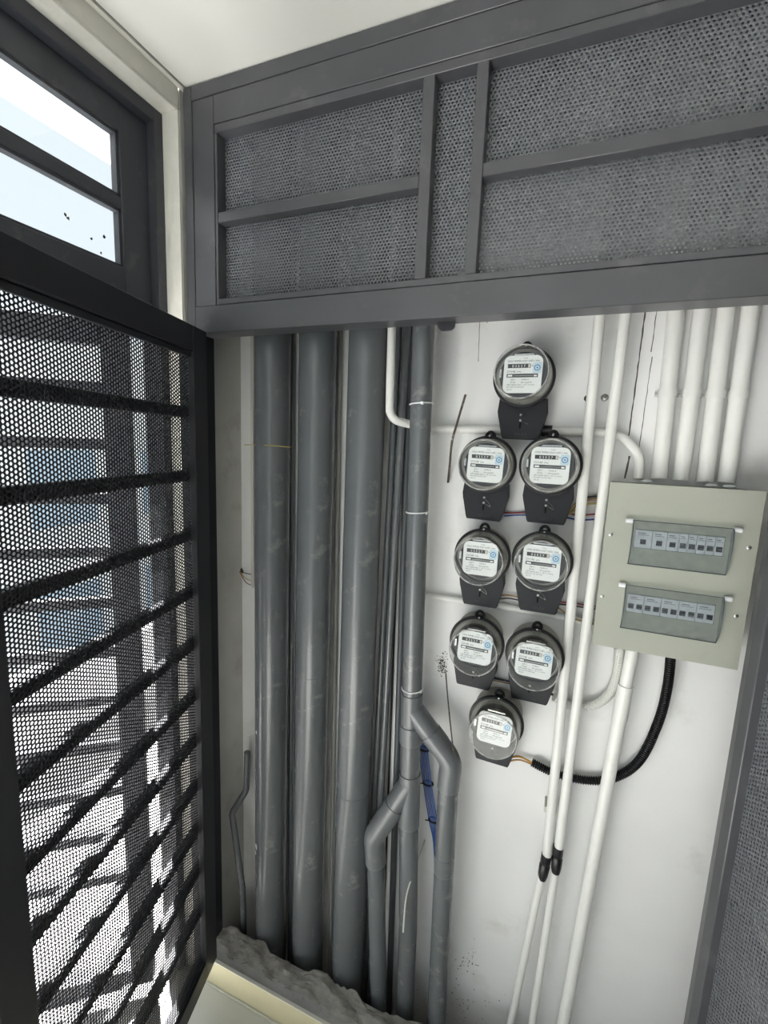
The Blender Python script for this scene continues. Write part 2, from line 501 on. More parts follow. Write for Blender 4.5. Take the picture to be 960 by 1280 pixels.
# ---- outside: balcony slab, its overhang, parapet, neighbour house
tag(struct('floor_balcony', box(B(), -2.2, -.96, -3, 4, -.14, -.02), M['outside_tile']), 'sunlit pale balcony floor outside the barred door')
tag(struct('ceiling_balcony', box(B(), -1.31, -1.02, -3, 4, ZC, ZC + .1), M['outside_white']), 'white underside of the overhang outside the window')
tag(struct('wall_parapet', box(B(), -2.3, -2.2, -3, 4, -.3, .45), M['outside_white']), 'low white parapet outside the barred door')
nb = tag(empty('neighbour_house', (-9, 3, -6)), 'white neighbouring house with blue windows seen through the mesh', 'house')
bxo('wall', M['outside_white'], nb, -12, -8, -12, 18, -6, H + 1.7, bev=0)
bxo('cornice', M['outside_white'], nb, -8, -7.8, -12, 18, H + 1.2, H + 1.7, bev=0)
for iy in range(12):
    for iz in range(3):
        y0 = -8 + iy * 2.1; z0 = H - 1.6 - iz * 2.4
        fr = bxo('window', M['outside_white'], nb, -8, -7.93, y0 - .08, y0 + 1.18, z0 - .08, z0 + 1.38, bev=0)
        bxo('pane', M['blue_glass'], fr, -7.935, -7.92, y0, y0 + .54, z0, z0 + 1.3, bev=0)
        bxo('pane', M['blue_glass'], fr, -7.935, -7.92, y0 + .58, y0 + 1.1, z0, z0 + 1.3, bev=0)
tag(struct('ground_outside', box(B(), -30, -2.3, -25, 30, -6.2, -6), M['outside_tile']), 'bright street far below')

# ------------------------------------------------------------------ curb at the foot of the cupboard
tag(struct('wall_shaft_front_added', box(B(), -1.02, .74, .868, .949, -.8, -.112), M['concrete']), 'unseen shaft front below the curb, added to block light')  # unseen, added to stop light entering the shaft from below
curb = tag(empty('cupboard_curb', (-.3, .9, 0)), 'low broken mortar curb faced with cream tiles below the pipes', 'curb')
bxo('cement_body', M['cement'], curb, XL + .012, .60, .868, .950, -.11, .078, bev=.002)
# broken mortar crust, uneven along its inner edge
bm = B()
NX, NYc = 150, 16
grid = {}
for i in range(NX + 1):
    x = XL + .014 + (.60 - XL - .014) * i / NX
    yin = .952 + .010 * math.sin(x * 23) + .006 * math.sin(x * 61 + 1) + random.uniform(-.003, .003)
    yout = .893 + .004 * math.sin(x * 37 + 2) + random.uniform(-.002, .002)
    for j in range(NYc + 1):
        t = j / NYc
        y = yout + (yin - yout) * t
        hgt = .0785 + (.012 * math.sin(min(1, t * 1.6) * math.pi / 2) + random.uniform(-.003, .003) + .004 * math.sin(x * 45 + t * 7)) * (1 if 0 < j < NYc else .15)
        if j == NYc: hgt -= .02
        grid[i, j] = bm.verts.new((x, y, hgt))
for i in range(NX):
    for j in range(NYc):
        bm.faces.new((grid[i, j], grid[i + 1, j], grid[i + 1, j + 1], grid[i, j + 1]))
low = [bm.verts.new((grid[i, NYc].co.x, grid[i, NYc].co.y - .002, -.06)) for i in range(NX + 1)]
for i in range(NX): bm.faces.new((grid[i, NYc], grid[i + 1, NYc], low[i + 1], low[i]))
obj('mortar_crust', bm, M['concrete'], curb, angle=60)
for k in range(3):
    x0 = XL + .02 + k * .5
    bxo('face_tile', M['cream_tile'], curb, x0, min(x0 + .497, .60), .862, .868, .002, .082, bev=.0008)
    bxo('grout_line', M['grout'], curb, x0, min(x0 + .4985, .60), .8565, .8618, -.0095, .0022, bev=.0004)
    bxo('cap_strip', M['grout'], curb, x0, min(x0 + .4985, .60), .8615, .870, .0805, .0835, bev=.0004)

# ------------------------------------------------------------------ gate frame with perforated transom
gate = tag(empty('gate_frame', (-.25, T, .085)), 'charcoal steel gate frame with three perforated panels across the top', 'gate frame')
zb, zt = H + .245, H + .772
XR = .377
def gp(name, x0, x1, z0, z1, y0=T, y1=T + .05, m='frame', bev=.0012): return bxo(name, M[m], gate, x0, x1, y0, y1, z0, z1, bev=bev)
gp('outer_post', -.872, -.8485, .102, zt)                                   # left outer post, floor to ceiling
gp('outer_post', XR - .0235, XR, .102, zt)
gp('outer_head', -.8485, XR - .0235, H + .7425, zt)
gp('stile', -.8475, -.788, zb + .0605, H + .7415, T + .0012)
gp('stile', .2930, XR - .0245, zb + .0605, H + .7415, T + .0012)
gp('top_rail', -.7875, .2925, H + .6845, H + .7415, T + .0012)
gp('bottom_rail', -.8475, XR - .0245, zb, zb + .0600, T - .001)
for (a, b, c, d) in ((-.7865, .2915, H + .6665, H + .6835), (-.7865, .2915, H + .3065, H + .3195)):
    gp('inner_lip', a, b, c, d, T + .002, T + .04)
gp('inner_lip', -.7865, -.7800, H + .3197, H + .6663, T + .002, T + .04)
gp('inner_lip', .2850, .2915, H + .3197, H + .6663, T + .002, T + .04)
gp('mullion', -.3040, -.2815, H + .3197, H + .6663, T + .002, T + .027)
gp('mullion', -.2060, -.1845, H + .3197, H + .6663, T + .002, T + .027)
gp('cross_bar', -.7798, -.3042, H + .4825, H + .5045, T + .003, T + .026)
gp('cross_bar', -.1843, .2848, H + .4825, H + .5045, T + .003, T + .026)
gp('jamb', -.8475, -.838, .102, zb - .001, T + .012, T + .05, m='leaf')  # left jamb takes the darkened leaf tone as painted shade
gp('jamb', .322, XR - .0245, .102, zb - .001, T + .012, T + .05)
obj('latch_tab', prism(B(), rrect(.034, .030, .010, c=(-.243, zb - .001)), T + .030, T + .038), M['leaf'], gate)
for (a, b) in ((-.7815, -.2930), (-.2945, -.1955), (-.1950, .2865)):
    perforated('perforated_sheet', H + .3180, H + .6680, a, b, M['sheet'], gate,
               (Vector((0, T + .029, 0)) - gate.location, (0, 0, 1), (1, 0, 0), (0, 1, 0)), r=.0020)

# ------------------------------------------------------------------ the two swung gate leaves
def gate_leaf(loc, rz, s, W, hs, label, fm='leaf', sm='leaf', hole=.0026):
    """s = +1 / -1: local y side that faces away from the camera"""
    root = tag(empty('perforated_gate_leaf', loc, rz), label, 'gate', 'perforated gate leaves')
    def part(name, x0, x1, y0, y1, z0, z1, bev=.0015):
        ya, yb = sorted((y0 * s, y1 * s))
        return bxo(name, M[fm], root, x0, x1, ya, yb, z0, z1, bev=bev, local=True)
    z0, z1 = H - 1.475 - loc[2], H + .243 - loc[2]
    part('stile', .010, .010 + hs, 0, .035, z0, z1)
    part('stile', W - .055, W, 0, .035, z0, z1)
    part('rail', .0105 + hs, W - .0555, 0, .035, z1 - .055, z1)
    part('rail', .0105 + hs, W - .0555, 0, .035, z0, z0 + .055)
    part('lip', .0105 + hs, W - .0555, .006, .0145, z1 - .068, z1 - .0555)
    part('lip', .0105 + hs, W - .0555, .006, .0145, z0 + .0555, z0 + .064)
    for z in (.055, -.088, -.229, -.369, -.503, -.640, -.763, -.892, -1.019, -1.140, -1.267):
        part('bar', .0105 + hs, W - .0555, .0170, .035, H + z - loc[2] - .0125, H + z - loc[2] + .0125)
    perforated('perforated_sheet', .006 + hs, W - .051, z0 + .05, z1 - .05, M[sm], root,
               ((0, .015 * s, 0), (1, 0, 0), (0, 0, 1), (0, s, 0)), r=hole)
    for z in (z0 + .2, z1 - .2):
        bm = B(); tube(bm, [(-.004, .03 * s, z - .04), (-.004, .03 * s, z + .04)], .008, 12)
        obj('hinge', bm, M['leaf'], root, True)
    return root
gate_leaf((-.802, .872, .10), math.radians(-75.2), -1, .603, .058, 'charcoal perforated gate leaf, tone darkened as backlit, with horizontal bars swung open beside the window')
gate_leaf((.302, .872, .10), math.radians(-78), 1, .555, .024, 'charcoal perforated gate leaf standing open at the right edge below the breaker box', 'frame', 'sheet', .0020)

# ------------------------------------------------------------------ grey drain pipes
def pipe(name, pts, r, m, label, cat, group=None, rad=0, n=20, parent=None):
    if rad: pts = fillet(pts, rad)
    o = obj(name, tube(B(), pts, r, n), M[m], parent)
    if parent is None: tag(o, label, cat, group)
    return o
ZB = -.745
BIG = [(-.723, 'large grey drain pipe nearest the open gate leaf, thin yellow wire around it'),
       (-.590, 'middle one of the three large grey drain pipes'),
       (-.455, 'large grey drain pipe beside the thin dark hoses')]
bigs = []
for x, lab in BIG:
    r_ = tag(empty('drain_pipe', (x, 1.012, ZB)), lab, 'pipe', 'large grey drain pipes')
    pipe('tube', [(x, 1.012, ZB), (x, 1.012, ZC - .002)], .0462, 'grey_pipe', None, None, n=32, parent=r_)
    bigs.append(r_)
for k, z in ((1, H - .62), (2, H - .93)):
    x = BIG[k][0]
    pipe('joint_line', [(x, 1.012, z), (x, 1.012, z + .0012)], .0466, 'dark_pipe', None, None, n=32, parent=bigs[k])
# yellow binding wire on the first pipe
a = at(303, 557, 1.0); 
bm = B()
yp = [at(306, 556, .985), at(322, 556, .972), at(340, 557, .9625), at(352, 558, .9645), at(364, 559, .972)]
obj('yellow_wire', tube(bm, spline(yp), .0011, 6), M['yellow_wire'])
tag(bpy.data.objects['yellow_wire'], 'thin yellow wire across the grey drain pipe nearest the gate', 'wire')

# white paint splashes on the first pipe
for (u, v, s) in ((321, 1058, .008), (319, 1066, .006), (322, 915, .004)):
    c = at(u, v, .975)
    bm = B(); 
    bmesh.ops.create_icosphere(bm, subdivisions=1, radius=s)
    x, y = -.723, 1.012
    for vtx in bm.verts:
        q = Vector((c.x + vtx.co.x, c.y, c.z + vtx.co.z * 1.5))
        ang = math.atan2(q.y - y, q.x - x)
        rr = .0462 + (.0006 if vtx.co.y < 0 else -.0003)
        vtx.co = Vector((x + rr * math.cos(ang), y + rr * math.sin(ang), q.z))
    obj('paint_splash', bm, M['tie'], bigs[0])

# thin hoses and small pipes between the third drain pipe and the branched pipe
def two(u0, v0, u1, v1, Y0, Y1=None, ext_top=True, ext_bot=True):
    a, b = at(u0, v0, Y0), at(u1, v1, Y1 or Y0)
    d = (b - a)
    if ext_top: a = a + d * ((ZC - .002 - a.z) / d.z)
    if ext_bot: b = b + d * ((ZB - b.z) / d.z)
    return [a, b]
pipe('thin_pipe', two(492, 529, 473, 900, 1.062), .0088, 'grey_pipe', 'thin grey pipe nearest the large drain pipe', 'pipe', 'thin grey pipes', n=12)
pipe('thin_pipe', two(507, 440, 484, 850, 1.050), .0092, 'grey_pipe', 'thin grey pipe just left of the branched pipe', 'pipe', 'thin grey pipes', n=12)
pipe('dark_hose', two(513, 440, 499.5, 850, 1.069), .0088, 'dark_pipe', 'dark hose hidden behind the thin grey pipes', 'hose', n=12)
pipe('dark_cable', two(505.5, 440, 490.5, 850, 1.0755), .0030, 'dark_wire', 'dark strand added to shade the gap between the thin grey pipes and the dark hose', 'cable', n=10)  # dark strand put in where the gap is only shaded
pipe('thin_pipe', two(424, 500, 414, 1100, 1.066), .006, 'old_pvc', 'narrow beige conduit in the gap between two large drain pipes', 'pipe', n=10)
pipe('thin_pipe', two(366, 500, 363, 1100, 1.066), .008, 'grey_pipe', 'narrow conduit in the gap beside the leftmost large drain pipe', 'pipe', n=10)

# branched grey pipe with two wyes
XM, YM, RM5 = -.312, .995, .0245
br = tag(empty('branched_drain_pipe', (XM, YM, ZB)), 'branched grey drain pipe with two wye fittings held by white cable ties', 'pipe')
pipe('main_tube', two(529, 420, 514.5, 880, YM)[:1] + [at(514.5, 880, YM), at(511, 1030, YM), at(510, 1160, YM + .004), Vector((at(508, 1280, YM).x, YM + .004, ZB))], RM5, 'grey_pipe', None, None, n=24, parent=br)
def seg(name, pts, r, rad=0, m='grey_pipe2'):
    return pipe(name, pts, r, m, None, None, rad=rad, n=24, parent=br)
# right hand wye
p0 = at(514.7, 872, YM); p1 = at(513.4, 926, YM)
seg('wye_body', [p0 + Vector((0, 0, .012)), p1], RM5 + .0022)
seg('wye_collar', [at(513.9, 905, YM), at(513.4, 927, YM)], RM5 + .0042)
br_a = at(514.4, 884, YM); br_b = at(562, 948, YM - .004); br_c = at(545, 1280, YM)
mid = br_a.lerp(br_b, .55)
seg('wye_arm', [br_a, br_a.lerp(br_b, .62)], RM5 + .0018)
seg('elbow_collar', [br_a.lerp(br_b, .50), br_a.lerp(br_b, .74)], RM5 + .0036)
dwn = (br_c - br_b)
seg('elbow', [br_a.lerp(br_b, .66), br_b + (br_b - br_a) * .04, br_b + dwn * .10], RM5 + .0026, rad=.05)
seg('branch_tube', [br_b + dwn * .05, br_b + dwn * ((ZB - br_b.z) / dwn.z)], RM5, m='grey_pipe')
seg('sleeve', [br_b + dwn * .34, br_b + dwn * .40], RM5 + .0006)
# left hand wye
q0 = at(512, 968, YM); 
seg('wye_body', [at(512.5, 966, YM), at(511, 1030, YM)], RM5 + .0022)
ba = at(512.2, 978, YM); bb = at(469, 1042, YM - .024); bc = at(474, 1280, YM - .008)
seg('wye_arm', [ba, ba.lerp(bb, .60)], RM5 + .0018)
seg('elbow_collar', [ba.lerp(bb, .42), ba.lerp(bb, .74)], RM5 + .0034)
dwn2 = bc - bb
seg('elbow', [ba.lerp(bb, .66), bb + (bb - ba) * .03, bb + dwn2 * .14], RM5 + .0026, rad=.05)
seg('branch_tube', [bb + dwn2 * .06, bb + dwn2 * ((ZB - bb.z) / dwn2.z)], RM5 - .001, m='grey_pipe')
for (u, v) in ((526.5, 505), (521.5, 640), (515.5, 860)):
    c = at(u, v, YM)
    bm = B()
    n = 24
    pts = [Vector((c.x + (RM5 + .0012) * math.cos(2 * math.pi * k / n), YM + (RM5 + .0012) * math.sin(2 * math.pi * k / n), c.z + .002 * math.cos(2 * math.pi * k / n))) for k in range(n + 1)]
    tube(bm, pts, .0016, 8)
    hx = c.x + .010 if v == 505 else c.x + RM5 - .001
    hy = YM - RM5 - .001 if v == 505 else YM - .008
    box(bm, hx - .003, hx + .003, hy - .002, hy + .003, c.z - .003, c.z + .003, bev=.0006)
    obj('cable_tie', bm, M['tie'], br)

# small grey elbow pipe low in the left corner
sp_ = [at(309, 940, 1.035), at(308, 988, 1.035), at(290, 1016, .985), at(303, 1110, .985), at(305, 1190, .985)]
pipe('small_elbow_pipe', sp_, .0095, 'grey_pipe', 'small bent grey pipe low in the corner beside the open gate leaf', 'pipe', rad=.02, n=14)

# beige trunking strip in the left corner and the wires that enter it
p_ = at(313.5, 412, 1.05); q_ = at(314, 735, 1.05)
bm = B(); box(bm, p_.x - .004, p_.x + .004, 1.052, 1.066, q_.z, ZC - .002, bev=.001)
tag(obj('beige_trunking', bm, M['beige_pvc']), 'narrow beige trunking strip in the corner left of the grey drain pipes', 'trunking')
hole = at(300, 714, 1.072)
bm = B(); lathe(bm, [(.008, 0), (.009, .004), (.003, .0075)], 14, (hole.x, 1.0725, hole.z))
obj('drilled_hole', bm, M['stain'], wall_back)
for i, (m_, dz, lab) in enumerate((('red_wire', -.035, 'thin red wire sagging from a hole to the beige trunking'), ('yellow_wire', -.02, 'thin yellow wire from a hole to the beige trunking'), ('dark_wire', .0, 'short black wire stub between a hole and the beige trunking'))):
    e = Vector((p_.x - .001, 1.062, hole.z + dz))
    md = (hole + e) / 2 + Vector((0, -.004, dz * .3))
    tag(obj('cupboard_wire', tube(B(), spline([Vector((hole.x, 1.07, hole.z)), md, e]), .0013, 6), M[m_]), lab, 'wire')

# ------------------------------------------------------------------ white conduits
def conduit(name, pts, r, label, m='white_pvc', rad=0, n=16):
    return pipe(name, pts, r, m, label, 'conduit', 'white conduits', rad=rad, n=n)
YA = D - .047
# horizontal conduit that turns up behind the transom and bends down into the box
h1 = [at(493, 300, .985), at(486.5, 524, .985), at(515, 531, 1.030), at(546, 536, D - .0115), at(745, 540, D - .0115), at(776, 543, D - .0115), at(800, 570, D - .02), at(797.5, 599, D - .030)]
h1[0] = h1[1] + (h1[0] - h1[1]) * ((ZC - .002 - h1[1].z) / (h1[0].z - h1[1].z))
conduit('conduit', h1, .0095, 'white conduit elbowing past the topmost meter and curving into the breaker box', rad=.05)
conduit('conduit', [at(530, 744, D - .010), at(640, 760, D - .010), at(750, 780, D - .010)], .0083, 'thin level white conduit between the second and third rows of meters')
bm = B(); tube(bm, [at(676, 538.5, D - .0115), at(690, 539, D - .0115)], .0125, 16)
tag(obj('black_sleeve', bm, M['black_tape']), 'short black sleeve on the level conduit at the foot of the topmost meter', 'sleeve')
# two long conduits over the meter wires, taped at the lower ends
for (u0, v0, u1, v1, lab, tape, low_) in (
        (750.5, 388, 683, 1074, 'long white conduit left of the pair passing beside the meters, taped black below', ((683.5, 1068), (677.5, 1098)), ((677.5, 1092), (638, 1280))),
        (782.5, 388, 698, 1064, 'long white conduit nearest the breaker box, taped black below', ((698, 1058), (694.5, 1090)), ((695, 1084), (665, 1280)))):
    a, b = at(u0, v0, YA), at(u1, v1, YA)
    d = b - a
    a2 = a + d * ((ZC - .002 - a.z) / d.z)
    o = conduit('conduit', [a2, b], .0105, lab)
    t0, t1 = at(*tape[0], YA), at(*tape[1], YA)
    bm = B(); tube(bm, [t0, t0.lerp(t1, .3), t0.lerp(t1, .34), t0.lerp(t1, .40), t0.lerp(t1, .44), t0.lerp(t1, .8), t1], lambda i: (.0118, .0118, .0108, .0108, .0122, .0116, .0095)[i], 16)
    tp = obj('tape_wrap', bm, M['black_tape'])
    side = 'left' if u1 < 690 else 'right'
    tag(tp, 'black tape joining the %s of the two long white conduits to a thinner one' % side, 'tape', 'black tape joints')
    l0, l1 = at(*low_[0], YA), at(*low_[1], YA + .005)
    d = l1 - l0
    l1 = l0 + d * ((ZB - l0.z) / d.z)
    conduit('conduit', [l0, l1], .0088, 'thinner white conduit slanting down from the %s black tape joint' % side)
# stouter conduit below the box with a coupling
c0, c1, c2 = at(793, 800, YA + .004), at(779, 872, YA + .004), at(704, 1280, YA + .004)
d = c2 - c1
cc = tag(empty('conduit', (c1.x, c1.y, ZB)), 'stout white conduit with a coupling hanging below the breaker box', 'conduit', 'white conduits')
pipe('tube', [c0 + Vector((0, 0, .0)), c1], .0125, 'white_pvc', None, None, parent=cc)
pipe('tube', [c1, c1 + d * ((ZB - c1.z) / d.z)], .0138, 'white_pvc', None, None, parent=cc)
pipe('coupling', [c1 + (c0 - c1) * .22, c1 + d * .06], .0152, 'white_pvc', None, None, parent=cc)
# four stout conduits above the box
ord_ = ('first', 'second', 'third', 'rightmost')
for k, (ut, vt, ub, vb) in enumerate(((846, 381, 823, 602), (879, 378, 850, 604), (909, 377, 880, 606), (940, 374, 907, 607))):
    Y = D - .0185
    a, b = at(ut, vt, Y), at(ub, vb, Y)
    d = b - a
    a2 = a + d * ((ZC - .002 - a.z) / d.z)
    rt = tag(empty('conduit', (b.x, b.y, b.z)), '%s of the four stout white conduits dropping into the breaker box top%s' % (ord_[k], ' from the left' if k < 3 else ''), 'conduit', 'stout white conduits above the box')
    pipe('tube', [a2, b - d * .02], .0148, 'white_pvc', None, None, n=20, parent=rt)
    cs = a.lerp(b, .485 + .004 * k)
    bm = B()
    n = 20
    for z0, z1, rr in ((-.007, .007, .0166),):
        tube(bm, [cs + Vector((0, 0, z0)), cs + Vector((0, 0, z1))], rr, 20)
    cl = obj('clip', bm, M['white_pvc'], rt)
    for s_ in ((-1, 1) if k == 3 else (-1,)):
        bm = B(); box(bm, cs.x + s_ * .0182 - .0014, cs.x + s_ * .0182 + .0014, D - .006, D - .0005, cs.z - .006, cs.z + .006, bev=.0008)
        obj('clip_ear', bm, M['white_pvc'], cl)
        bm = B(); lathe(bm, [(.0022, 0), (.0026, .0012)], 10, (cs.x + s_ * .0182, D - .0075, cs.z))
        obj('screw', bm, M['steel'], cl)
# torn paper bits stuck on the box top
for (u, v, s, lab) in ((808, 602, .010, 'small torn white paper scrap on the breaker box top left'), (889, 604, .009, 'small white scrap between conduits on the breaker box'), (912, 606, .010, 'crumpled white scrap at the foot of the rightmost conduit')):
    c = at(u, v, 1.035)
    bm = B(); bmesh.ops.create_icosphere(bm, subdivisions=2, radius=s)
    for vtx in bm.verts:
        vtx.co = Vector((c.x + vtx.co.x * 1.1, 1.035 + vtx.co.y * .8, H - .0550 + .0035 + vtx.co.z * .35 * random.uniform(.6, 1.4)))
    tag(obj('paper_scrap', bm, M['tie']), lab, 'scrap')
# saddle clips on the pair low down
for (u, v) in ((682, 1006), (694, 1010), (705, 1020)):
    c = at(u, v, D - .02)
    bm = B(); box(bm, c.x - .003, c.x + .003, D - .036, D - .0005, c.z - .008, c.z + .008, bev=.001)
    obj('clip_stub', bm, M['beige_pvc'], wall_back)

# ------------------------------------------------------------------ electricity meters
YR = 1.010       # plane of the black rim
def build_meter():
    root = empty('electricity_meter', (0, 0, 0))
    dy = lambda Y: Y - YR
    base = obj('base', lathe(B(), [(.050, dy(D - .004)), (.056, dy(D - .010)), (.0585, dy(YR + .010)), (.0585, dy(YR))], 40), M['base_grey'], root, True)
    obj('rim', lathe(B(), [(.0575, .0055), (.0622, .0048), (.0632, 0), (.0622, -.0048), (.0575, -.0055), (.0575, .0055)], 48, caps=False), M['black'], root, True)
    # clear cover: side wall, rolled edge with painted gloss and front
    obj('cover_side', lathe(B(), [(.0575, -.0045), (.0565, -.030), (.0545, -.054), (.0530, -.060)], 48, caps=False), M['cover_side'], root, True)
    obj('cover_edge', lathe(B(), [(.0530, -.060), (.0526, -.0630), (.0516, -.0650), (.0504, -.0650), (.0496, -.0632)], 48, caps=False), M['cover_edge'], root, True)
    obj('cover_front', lathe(B(), [(.0496, -.0632), (.0001, -.0632)], 48, caps=False), M['cover'], root, True)
    obj('works', lathe(B(), [(.0440, -.001), (.0470, -.006), (.0470, -.020), (.0455, -.026), (.0001, -.026)], 40, caps=False), M['mech'], root, True)
    fr = bxo('works_bracket', M['alu'], root, -.0470, -.0410, -.031, -.010, -.006, .012, local=True)
    bxo('works_bracket', M['alu'], root, -.020, .020, -.029, -.026, .0375, .042, local=True)
    # nameplate with its print
    pl = obj('nameplate', prism(B(), rrect(.075, .074, .013), -.0325, -.0315), M['plate'], root, True)
    y = -.0327
    def pr(name, body, size, x, z, m='print', al='LEFT', sx=1.0): text_obj(name, body, size, (x, y, z), M[m], pl, al, .0002, sx)
    pr('lettering', 'CÔNG TƠ ĐIỆN XOAY CHIỀU 1 PHA', .0046, 0, .0245, al='CENTER', sx=.82)
    pr('lettering', 'TCVN', .003, .004, .0305, al='CENTER')
    cw = obj('counter_window', box(B(), -.0300, .0150, y - .0004, y + .0002, .0125, .0205), M['slot'], pl, True)
    bxo('drum', M['beige_pvc'], pl, .0098, .0142, y - .0006, y, .0131, .0199, bev=0, local=True)
    pr2 = text_mesh('digits', '0 3 5 2 7', .0072, 'LEFT', .0002)
    pr2.transform(Matrix.Translation((-.0215, y - .0006, .0138)))
    finish('digits', pr2, M['plate'], pl, True)
    pr('lettering', 'kWh', .0058, .0168, .0150)
    pr('lettering', 'CV140', .0060, -.0310, .0035)
    pr('lettering', 'kWh', .0042, -.0115, .0036)
    obj('disc_window', box(B(), -.0310, .0300, y - .0004, y + .0002, -.0060, .0010), M['slot'], pl, True)
    bxo('disc', M['alu'], pl, -.0170, .0200, y - .0008, y, -.0030, -.0023, bev=0, local=True)
    bxo('disc_mark', M['plate'], pl, -.0290, -.0200, y - .0006, y, -.0044, -.0008, bev=0, local=True)
    bxo('disc_mark', M['plate'], pl, .0220, .0280, y - .0006, y, -.0044, -.0014, bev=0, local=True)
    pr('lettering', '220 V', .0042, -.0230, -.0118)
    pr('lettering', '10(40) A', .0042, -.0020, -.0118)
    pr('lettering', '50 Hz', .0042, -.0230, -.0172)
    pr('lettering', '900 vòng/kWh', .0036, -.0020, -.0172)
    pr('lettering', 'CẤP CHÍNH XÁC 2   SỐ 1 2 7 4 0 6', .0036, -.0300, -.0220)
    pr('lettering', 'SẢN XUẤT TẠI VIỆT NAM', .0030, -.0300, -.0262)
    pr('lettering', 'IEC 521', .0030, -.0280, -.0310)
    se = obj('seal_sticker', prism(B(), rrect(.0165, .021, .003, c=(.0275, .0125)), y - .0006, y), M['seal'], pl, True)
    obj('seal_mark', lathe(B(), [(.0062, y - .0008), (.0062, y - .0006), (.0044, y - .0006), (.0044, y - .0008), (.0062, y - .0008)], 20, (.0275, 0, .0125), caps=False), M['sealink'], se, True)
    obj('seal_mark', lathe(B(), [(.0018, y - .0008), (.0018, y - .0006)], 12, (.0275, 0, .0125)), M['sealink'], se, True)
    # hanger lug and cover screw on top
    lug = B()
    tube(lug, [(.009 * math.cos(a), .012, .0600 + .012 * math.sin(a)) for a in np.linspace(0, math.pi, 12)], .0034, 10)
    box(lug, -.010, .010, -.008, .010, .0570, .0650, bev=.002)
    lg = obj('hanger_lug', lug, M['black'], root, True)
    obj('screw', lathe(B(), [(.0016, -.0098), (.0022, -.008)], 12, (0, 0, .0625)), M['steel'], lg, True)
    # terminal cover
    poly = [(-.050, -.040), (-.0525, -.068), (-.0505, -.078), (-.0400, -.122), (-.0370, -.1265), (.0370, -.1265), (.0400, -.122), (.0505, -.078), (.0525, -.068), (.050, -.040)]
    bm = prism(B(), poly, dy(1.038), dy(1.0575))
    bmesh.ops.bevel(bm, geom=[e for e in bm.edges if abs(e.verts[0].co.y - dy(1.038)) < 1e-5 and abs(e.verts[1].co.y - dy(1.038)) < 1e-5], offset=.003, segments=2, affect='EDGES')
    tcv = obj('terminal_cover', bm, M['terminal'], root, True)
    yf = dy(1.038)
    # bridge between the body and the terminal block
    for z in (-.0745, -.0865):
        obj('screw', lathe(B(), [(.0018, yf - .0022), (.0026, yf - .001), (.0026, yf + .001)], 12, (-.002, 0, z)), M['steel'], tcv, True)
    obj('keyhole', prism(B(), rrect(.0034, .014, .0016, c=(-.002, -.0965)), yf - .0006, yf + .001), M['pit'], tcv, True)
    text_obj('embossed_lettering', 'GELEX', .0085, (0, yf - .0001, -.1185), M['emboss'], tcv, 'CENTER', .0012, 1.1)
    sw = obj('seal_wire', tube(B(), spline([(-.002, yf - .002, -.0745), (.003, yf - .006, -.079), (.010, yf - .004, -.085), (.014, yf - .002, -.094), (.006, yf - .003, -.090), (-.002, yf - .002, -.0865)], 5), .0006, 5), M['alu'], tcv, True)
    return root

def copy_tree(o, parent=None):
    c = o.copy(); C.objects.link(c)
    c.parent = parent
    for ch in list(o.children): copy_tree(ch, c)
    return c
meter0 = build_meter()
MT = [(654.8, 471.5, 'topmost electricity meter, alone above the two double rows'),
      (608.8, 581, 'left electricity meter of the pair directly below the topmost meter'),
      (687.8, 582, 'right electricity meter of the pair directly below the topmost meter, wires at its side'),
      (602.6, 695, 'left electricity meter of the middle pair, above the thin level conduit'),
      (677.4, 700, 'right electricity meter of the middle pair, above the thin level conduit'),
      (595.7, 803, 'left electricity meter of the lowest pair, just below the thin level conduit'),
      (667.8, 819, 'right electricity meter of the lowest pair, feeding the white ribbed hose'),
      (620, 902, 'lowest electricity meter, alone and feeding the black ribbed hose')]
mpos = []
for i, (u, v, lab) in enumerate(MT):
    r_ = meter0 if i == 0 else copy_tree(meter0)
    r_.location = at(u, v, YR)
    r_.rotation_euler = (math.radians(-1.5), math.radians((0, 1.5, 0, 0, 0, 2, 1, 2)[i]), math.radians((0, 4, 0, 3, 0, 5, 2, 2)[i]) * .6)
    tag(r_, lab, 'electricity meter', 'electricity meters on the back wall')
    mpos.append(r_.location.copy())

# ------------------------------------------------------------------ breaker box
BX0, BX1, BZ0, BZ1, BY = .087, .339, H - .395, H - .055, 1.0
bbx = tag(empty('breaker_box', ((BX0 + BX1) / 2, 1.04, BZ0)), 'sage grey steel breaker box with two smoked flap windows', 'breaker box')
bxo('body', M['box'], bbx, BX0 + .008, BX1 - .008, BY + .008, D - .0005, BZ0 + .008, BZ1 - .002, bev=.002)
def q(u, v): p = at(u, v, BY); return p.x, p.z
WIN = [(q(791, 649.5), q(915.7, 660), q(784.6, 704.6), q(906, 718.5)), (q(781.5, 729.7), q(902, 745), q(775.5, 783.6), q(895.3, 804))]
wins = []
for tl, tr, bl, brr in WIN:
    wins.append(((tl[0] + bl[0]) / 2, (tr[0] + brr[0]) / 2, (bl[1] + brr[1]) / 2, (tl[1] + tr[1]) / 2))
